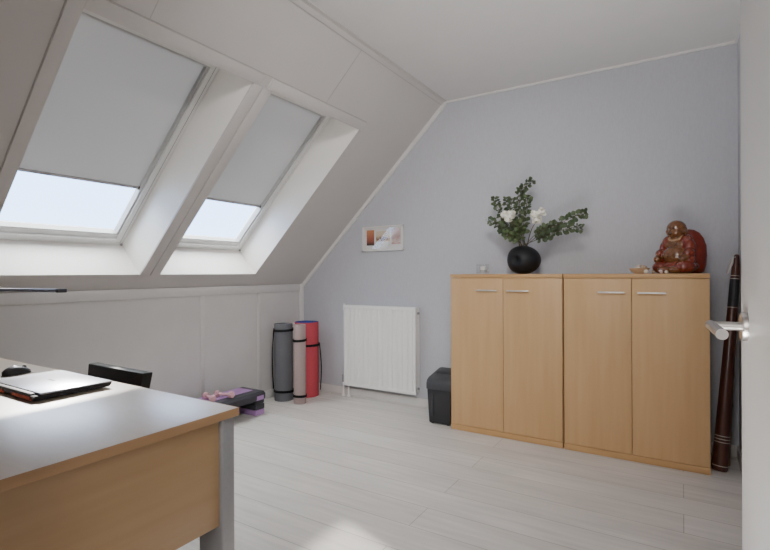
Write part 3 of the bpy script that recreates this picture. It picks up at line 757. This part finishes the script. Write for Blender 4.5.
branch('short eucalyptus branch tucked low on the left, over the vase shoulder', [B(-1.03, 3.47, 1.41), B(-1.09, 3.46, 1.46), B(-1.15, 3.45, 1.475)], 18, .42, .042, seed=11)
branch('eucalyptus branch leaning between the two tallest ones', [B(-1.0, 3.47, 1.46), B(-1.04, 3.46, 1.56), B(-1.055, 3.45, 1.66), B(-1.05, 3.45, 1.70)], 24, .38, .042, seed=12)
branch('short eucalyptus branch at the root of the right-hand spray', [B(-.91, 3.43, 1.40), B(-.84, 3.41, 1.45), B(-.77, 3.40, 1.475), B(-.72, 3.40, 1.485)], 20, .5, .044, seed=13)

def flower(label, c, lobes, seed):
    rnd = random.Random(seed); c = Vector(c)
    T = thing('white_flower', label, 'flower', MOUTH, group='white flowers in the vase')
    MB().tube(curve_pts(entry() + [MOUTH.lerp(c, .55) + Vector((0, 0, .015)), c], 14), .003, 8).build('stem', M_stem, T)
    f = MB()
    for lc, lr in lobes:
        for k in range(40):
            z = 1 - 2 * (k + .5) / 46; a = k * 2.39996; rr = math.sqrt(1 - z * z)
            nrm = Vector((rr * math.cos(a), rr * math.sin(a), z)); p = c + Vector(lc) + nrm * lr * rnd.uniform(.35, 1.0)
            tdir = nrm.cross(Vector((rnd.uniform(-1, 1), rnd.uniform(-1, 1), rnd.uniform(-1, 1)))).normalized()
            leaf(f, p - tdir * .014, tdir + nrm * .9, nrm, .026, .023)
        f.ball(c + Vector(lc), lr * .3, 12)
    f.build('petals', M_petal, T, smooth=60)
flower('ivory bloom left of the middle branches', (-1.058, 3.385, 1.558), [((-.022, 0, .016), .021), ((.021, 0, .016), .022), ((0, 0, -.012), .019)], 3)
flower('pair of ivory blooms right of the middle branches', (-.852, 3.395, 1.532), [((.020, 0, .044), .023), ((-.026, .01, .034), .018), ((-.004, -.005, -.010), .024)], 5)

# ------------------------------------------------------------------ tealight holder
tc_ = Vector((-1.283, 3.47, ZT))
T = thing('tealight_holder', 'small clear glass tealight holder on the left cabinet', 'candle holder', tc_)
g = MB(); a = .037
g.box(tc_ + Vector((-a, -a, 0)), tc_ + Vector((a, a, .012)), .003)
for p, q in (((-a, -a), (-a + .005, a)), ((a - .005, -a), (a, a)), ((-a, -a), (a, -a + .005)), ((-a, a - .005), (a, a))):
    g.box(tc_ + Vector((p[0], p[1], .01)), tc_ + Vector((q[0], q[1], .074)), .002)
g.build('glass_cube', M_cglass, T)
MB().lathe([(0, .0125), (.0245, .0125), (.025, .03), (.0235, .0305)], tc_ + Vector((.005, 0, 0)), 24).build('tin_cup', M_brass, T)
MB().lathe([(0, .058), (.0, .062), (.014, .061), (.023, .055), (.023, .014), (0, .014)], tc_ + Vector((.005, 0, 0)), 24).build('candle', M_wax, T)
MB().tube([tc_ + Vector((.005, 0, .061)), tc_ + Vector((.006, 0, .070))], .001, 6).build('wick', M_black, T)

# ------------------------------------------------------------------ seated statue with sack
tags_ = []
def E(c, r, col, rot=None): tags_.append((Vector(c), Vector(r if hasattr(r, '__len__') else (r, r, r)), col, rot))
SK, RB, DKC, GD = lin((116, 72, 38)), lin((124, 46, 27)), lin((40, 22, 17)), lin((176, 140, 104))
bc = Vector((-.020, 3.47, ZT))
ROT = Matrix.Rotation(math.radians(-38), 3, 'Z')      # faces the viewer's left: local -Y is forward
KS = .985
def LB(x, y, z): return bc + ROT @ (Vector((x * .93, y, z)) * KS + Vector((0, 0, .0)))
REL = ROT
# torso
E(LB(0, .012, .145), (.078, .066, .075), SK, REL); E(LB(0, -.022, .112), (.078, .070, .062), SK, REL)
E(LB(0, .0, .195), (.062, .052, .045), SK, REL)
E(LB(-.037, -.033, .180), (.030, .022, .024), SK, REL); E(LB(.037, -.033, .180), (.030, .022, .024), SK, REL)
# robe hips, crossed legs, feet
E(LB(0, .0, .045), (.118, .085, .046), RB, REL)
E(LB(-.085, -.045, .040), (.052, .062, .040), RB, REL); E(LB(.085, -.045, .042), (.052, .062, .042), RB, REL)
E(LB(-.03, -.090, .022), (.045, .026, .021), SK, REL); E(LB(.045, -.088, .024), (.045, .026, .022), SK, REL)
E(LB(-.062, -.010, .19), (.040, .040, .050), RB, REL); E(LB(.062, -.005, .19), (.040, .040, .050), RB, REL)
# arms in wide sleeves, fists
for sgn in (-1, 1):
    E(LB(sgn*.092, -.012, .160), (.030, .034, .048), RB, REL); E(LB(sgn*.104, -.036, .120), (.028, .036, .036), RB, REL)
    E(LB(sgn*.100, -.064, .100), (.020, .026, .020), SK, REL); E(LB(sgn*.092, -.082, .090), (.021, .021, .021), SK, REL)
    E(LB(sgn*.106, -.028, .085), (.026, .034, .034), RB, REL)
# neck, head
E(LB(0, -.012, .226), (.034, .032, .028), SK, REL)
E(LB(0, -.018, .278), (.054, .056, .054), SK, REL); E(LB(0, -.034, .254), (.048, .042, .032), SK, REL)
E(LB(0, -.072, .270), (.010, .012, .011), SK, REL); E(LB(0, -.066, .289), (.026, .008, .006), SK, REL)
for sgn in (-1, 1):
    E(LB(sgn*.030, -.052, .262), (.016, .016, .014), SK, REL)
    E(LB(sgn*.058, -.006, .262), (.007, .013, .024), SK, REL)
E(LB(0, -.062, .245), (.018, .008, .006), SK, REL); E(LB(0, -.056, .234), (.018, .012, .009), SK, REL)
tmp = MB()
for c, r, col, rot in tags_: tmp.ball(c, r, 24, rot)
to = tmp.build('statue_tmp', M_statue)
md = to.modifiers.new('r', 'REMESH'); md.mode = 'VOXEL'; md.voxel_size = .0032
ms = to.modifiers.new('s', 'SMOOTH'); ms.iterations = 3; ms.factor = .5
dg = bpy.context.evaluated_depsgraph_get(); me = bpy.data.meshes.new_from_object(to.evaluated_get(dg))
bpy.data.objects.remove(to)
me.name = 'seated_figure'
at = me.color_attributes.new('Col', 'FLOAT_COLOR', 'POINT')
spots = []
for sgn in (-1, 1): spots.append((LB(sgn*.018, -.066, .279), .0065, DKC))
spots.append((LB(0, -.071, .2475), .010, DKC)); spots.append((LB(0, -.094, .105), .005, DKC))
for k in range(15):     # bead string and sash painted on the chest
    a = PI * k / 14; spots.append((LB(-.046 * math.cos(a), -.012 - .044 * math.sin(a), .232 - .024 * math.sin(a)), .0085, GD))
for v in me.vertices:
    best, bcx = 1e9, SK
    for c, r, col, rot in tags_:
        q = v.co - c
        if rot: q = rot.transposed() @ q
        dd = math.sqrt((q.x/r.x)**2 + (q.y/r.y)**2 + (q.z/r.z)**2); dd = (dd - 1) * min(r)
        if dd < best: best, bcx = dd, col
    for c, r, col in spots:
        if (v.co - c).length < r: bcx = col
    at.data[v.index].color = bcx
SB = thing('buddha_statue', 'glossy brown and red seated monk statue with a sack, on the right cabinet', 'statue', bc)
for v in me.vertices: v.co.z = max(v.co.z, ZT + .0006)
me.transform(Matrix.Translation(-bc)); me.materials.clear(); me.materials.append(M_statue)
for p in me.polygons: p.use_smooth = True
so = bpy.data.objects.new('seated_figure', me); so.parent = SB; COL.objects.link(so)
sk = MB(); sc_ = Vector((.046, 3.535, ZT))
sk.lathe([(0, 0), (.052, 0), (.068, .012), (.077, .05), (.081, .11), (.080, .17), (.072, .215), (.055, .248), (.028, .268), (0, .274)], (0, 0, 0), 40)
for v in sk.bm.verts:
    a = math.atan2(v.co.y, v.co.x); k = 1 + .03 * math.sin(a * 7 + v.co.z * 20) * min(1, v.co.z * 6); v.co.x *= k; v.co.y *= k * .9
    v.co.x -= .10 * max(0, v.co.z - .15) ; v.co.y -= .15 * max(0, v.co.z - .15)
bmesh.ops.translate(sk.bm, verts=sk.bm.verts, vec=sc_ + Vector((0, 0, .0006)))
sk.build('sack', M_sack, SB, smooth=60)

# ------------------------------------------------------------------ dish and shells
dc_ = Vector((-.232, 3.42, ZT))
dm = MB().lathe([(0, 0), (.026, 0), (.045, .012), (.060, .034), (.057, .035), (.042, .017), (0, .010)], (0, 0, 0), 36)
for v in dm.bm.verts: v.co.y *= .75
bmesh.ops.translate(dm.bm, verts=dm.bm.verts, vec=dc_)
tag(dm.build('shell_dish', M_dish, loc=dc_), 'small blond oval dish of shells beside the statue', 'dish')
def shell(p, s, rot, m, label, grp):
    """a small turban shell: a tapering spiral coil"""
    q = MB(); n = 40; pts = []; rd = []
    for k in range(n + 1):
        t = k / n; a = t * 2 * PI * 2.6; rr = .55 * (1 - t) ** 1.1
        pts.append(Vector((rr * math.cos(a), rr * math.sin(a), .42 + t * .85))); rd.append(max(.02, .44 * (1 - t) ** 1.05))
    q.tube(pts, rd, 12)
    mn = min(v.co.z for v in q.bm.verts)
    q.bm.transform(Matrix.Diagonal((s, s, s, 1)))
    q.bm.transform(Euler(rot).to_matrix().to_4x4())
    mn = min(v.co.z for v in q.bm.verts)
    o = q.build('sea_shell', m, smooth=60); o.location = Vector(p) + Vector((0, 0, -mn))
    return tag(o, label, 'shell', grp)
shell((-.245, 3.415, ZT + .017), .022, (1.2, .3, .4), M_shell, 'cream spiral shell lying at the left in the dish', 'shells in the dish')
shell((-.213, 3.405, ZT +   .018), .026, (.9, -.5, 2.2), M_shell2, 'speckled spiral shell heaped at the right in the dish', 'shells in the dish')
shell((-.225, 3.435, ZT + .018), .027, (1.4, .2, 4.0), M_shell, 'cream spiral shell at the back of the dish', 'shells in the dish')
shell((-.192, 3.335, ZT), .017, (1.5, .2, .2), M_shell, 'cream shell loose on the cabinet in front of the dish', 'loose shells on the cabinet')
shell((-.160, 3.345, ZT), .016, (1.1, .6, 1.4), M_shell2, 'brown speckled shell between dish and statue', 'loose shells on the cabinet')
shell((-.115, 3.325, ZT), .015, (1.5, -.3, 2.7), M_shell3, "pale pink shell at the statue's knee", 'loose shells on the cabinet')
shell((-.078, 3.325, ZT), .014, (1.3, .3, 3.6), M_shell, "small cream shell before the statue's feet, nearest the door", 'loose shells on the cabinet')

# ------------------------------------------------------------------ didgeridoo and bamboo stick in the corner
b0_ = Vector((.1785, 3.415, 0)); b1_ = Vector((.277, 3.56, 1.262))
T = thing('didgeridoo', 'dark brown didgeridoo with a black band, leaning in the corner behind the door', 'wind instrument', b0_)
ax = b1_ - b0_
def seg(t0, t1, r0, r1, n=10, grow=0): return [b0_ + ax * (t0 + (t1 - t0) * k / n) for k in range(n + 1)], [r0 + (r1 - r0) * k / n + grow for k in range(n + 1)]
def rad(t): return .0415 - .021 * t if t < .93 else .02197 - .13 * (t - .93)
tt = [0, .01, .05, .1, .2, .3, .4, .5, .6, .7, .8, .88, .92, .95, .98, .995, 1]
MB().tube([b0_ + ax * t for t in tt], [rad(t) - (.004 if t in (0, 1) else 0) for t in tt], 28).build('tube', M_didge, T)
MB().tube(*seg(.755, .882, rad(.755) + .0012, rad(.882) + .0012), 28).build('black_band', M_black, T)
for t in (.022, .128, .142, .156, .748, .883, .897):
    MB().tube([b0_ + ax * t, b0_ + ax * (t + .003)], rad(t) + .0022, 28).build('cord_ring', M_pale, T)
fe = MB(); base = b0_ + ax * .99
for k in range(3):
    o_ = Vector((-.030 - .006 * k, -.02, 0)); leaf(fe, base + Vector((-.018, -.012, -.01 * k)), Vector((-.32 - .06 * k, -.1, -1)), Vector((0, -1, .1)), .115 - .015 * k, .022)
fe.tube([base + Vector((0, -.012, 0)), base + Vector((-.018, -.014, -.005))], .0015, 6); fe.build('feather_tassel', M_feather, T)
c0_ = Vector((.216, 3.52, 0)); c1_ = Vector((.256, 3.66, .70)); ax2 = c1_ - c0_
T = thing('bamboo_rainstick', 'shorter tan bamboo stick half hidden behind the didgeridoo', 'rainstick', c0_)
tt = [k / 24 for k in range(25)]
MB().tube([c0_ + ax2 * t for t in tt], [.0195 + (.0025 if k % 6 == 0 else 0) for k in range(25)], 20).build('cane', M_bamboo, T)
MB().tube([c0_ + ax2 * .965, c0_ + ax2 * 1.0, c0_ + ax2 * 1.012], [.0235, .0235, .016], 20).build('end_cap', M_pale, T)

# ------------------------------------------------------------------ sky, sun, added fill lights
w = bpy.data.worlds.new('sky'); scn.world = w; w.use_nodes = True
N = w.node_tree.nodes; L = w.node_tree.links
bg = N['Background']; tcw = N.new('ShaderNodeTexCoord'); sx_ = N.new('ShaderNodeSeparateXYZ'); L.new(tcw.outputs['Generated'], sx_.inputs[0])
cr = N.new('ShaderNodeValToRGB'); cr.color_ramp.elements[0].position = .0; cr.color_ramp.elements[0].color = (.17, .245, .37, 1)
cr.color_ramp.elements[1].position = .75; cr.color_ramp.elements[1].color = (.93, .96, .98, 1)
e_ = cr.color_ramp.elements.new(.28); e_.color = (.138, .225, .385, 1)
L.new(sx_.outputs['Z'], cr.inputs['Fac']); L.new(cr.outputs['Color'], bg.inputs['Color'])
SKY = 19.0
bg.inputs['Strength'].default_value = SKY
sun = bpy.data.lights.new('sun', 'SUN'); sun.energy = 7.0; sun.angle = math.radians(1.6); sun.color = (1, .95, .88)
so_ = bpy.data.objects.new('sun', sun); COL.objects.link(so_)
so_.rotation_euler = Vector((1, -.543, -.745)).to_track_quat('-Z', 'Y').to_euler(); so_.location = (-5, 3, 4)
def area(name, loc, to_, sx1_, sy1_, power, col=(1, 1, 1)):
    l = bpy.data.lights.new(name, 'AREA'); l.shape = 'RECTANGLE'; l.size = sx1_; l.size_y = sy1_; l.energy = power; l.color = col
    o = bpy.data.objects.new(name, l); COL.objects.link(o); o.location = loc
    o.rotation_euler = (Vector(to_) - Vector(loc)).to_track_quat('-Z', 'Y').to_euler(); return o
area('landing_fill_light', (-.35, -1.2, 1.75), (-1.2, 2.5, 1.2), 1.2, 1.2, 27, (1, .97, .94))  # added fill from behind the camera, no real fixture
ul = area('low_fill_light', (-.25, .70, .30), (-.35, 2.3, 2.6), .55, .5, 9, (1, .98, .96))  # added unseen light, imitates bounce off the sunlit floor onto the ceiling
sf = area('doorway_fill_light', (-.25, .42, 2.45), (-2.35, 3.5, .55), .7, .3, 15, (1, .985, .97)); sf.data.spread = math.radians(82); ul.data.spread = math.radians(85)  # added unseen fill for the far left corner, no real fixture

# ------------------------------------------------------------------ camera
cam = bpy.data.cameras.new('camera'); co = bpy.data.objects.new('camera', cam); COL.objects.link(co); scn.camera = co
cam.sensor_width = 36; cam.sensor_fit = 'HORIZONTAL'; cam.lens = 480 / 770 * 36; cam.shift_y = -1.8 / 770; cam.clip_start = .02
co.matrix_world = Matrix.Translation((0, 0, CAM_H)) @ Matrix.Rotation(math.radians(31.8), 4, 'Z') @ Matrix.Rotation(PI / 2, 4, 'X') @ Matrix.Rotation(-.0045, 4, 'Z')

scn.view_settings.view_transform = 'AgX'
scn.view_settings.look = 'None'
scn.view_settings.exposure = 0.0
scn.cycles.max_bounces = 12; scn.cycles.diffuse_bounces = 8; scn.cycles.transparent_max_bounces = 12
scn.cycles.use_denoising = True
scn.cycles.sample_clamp_indirect = 6
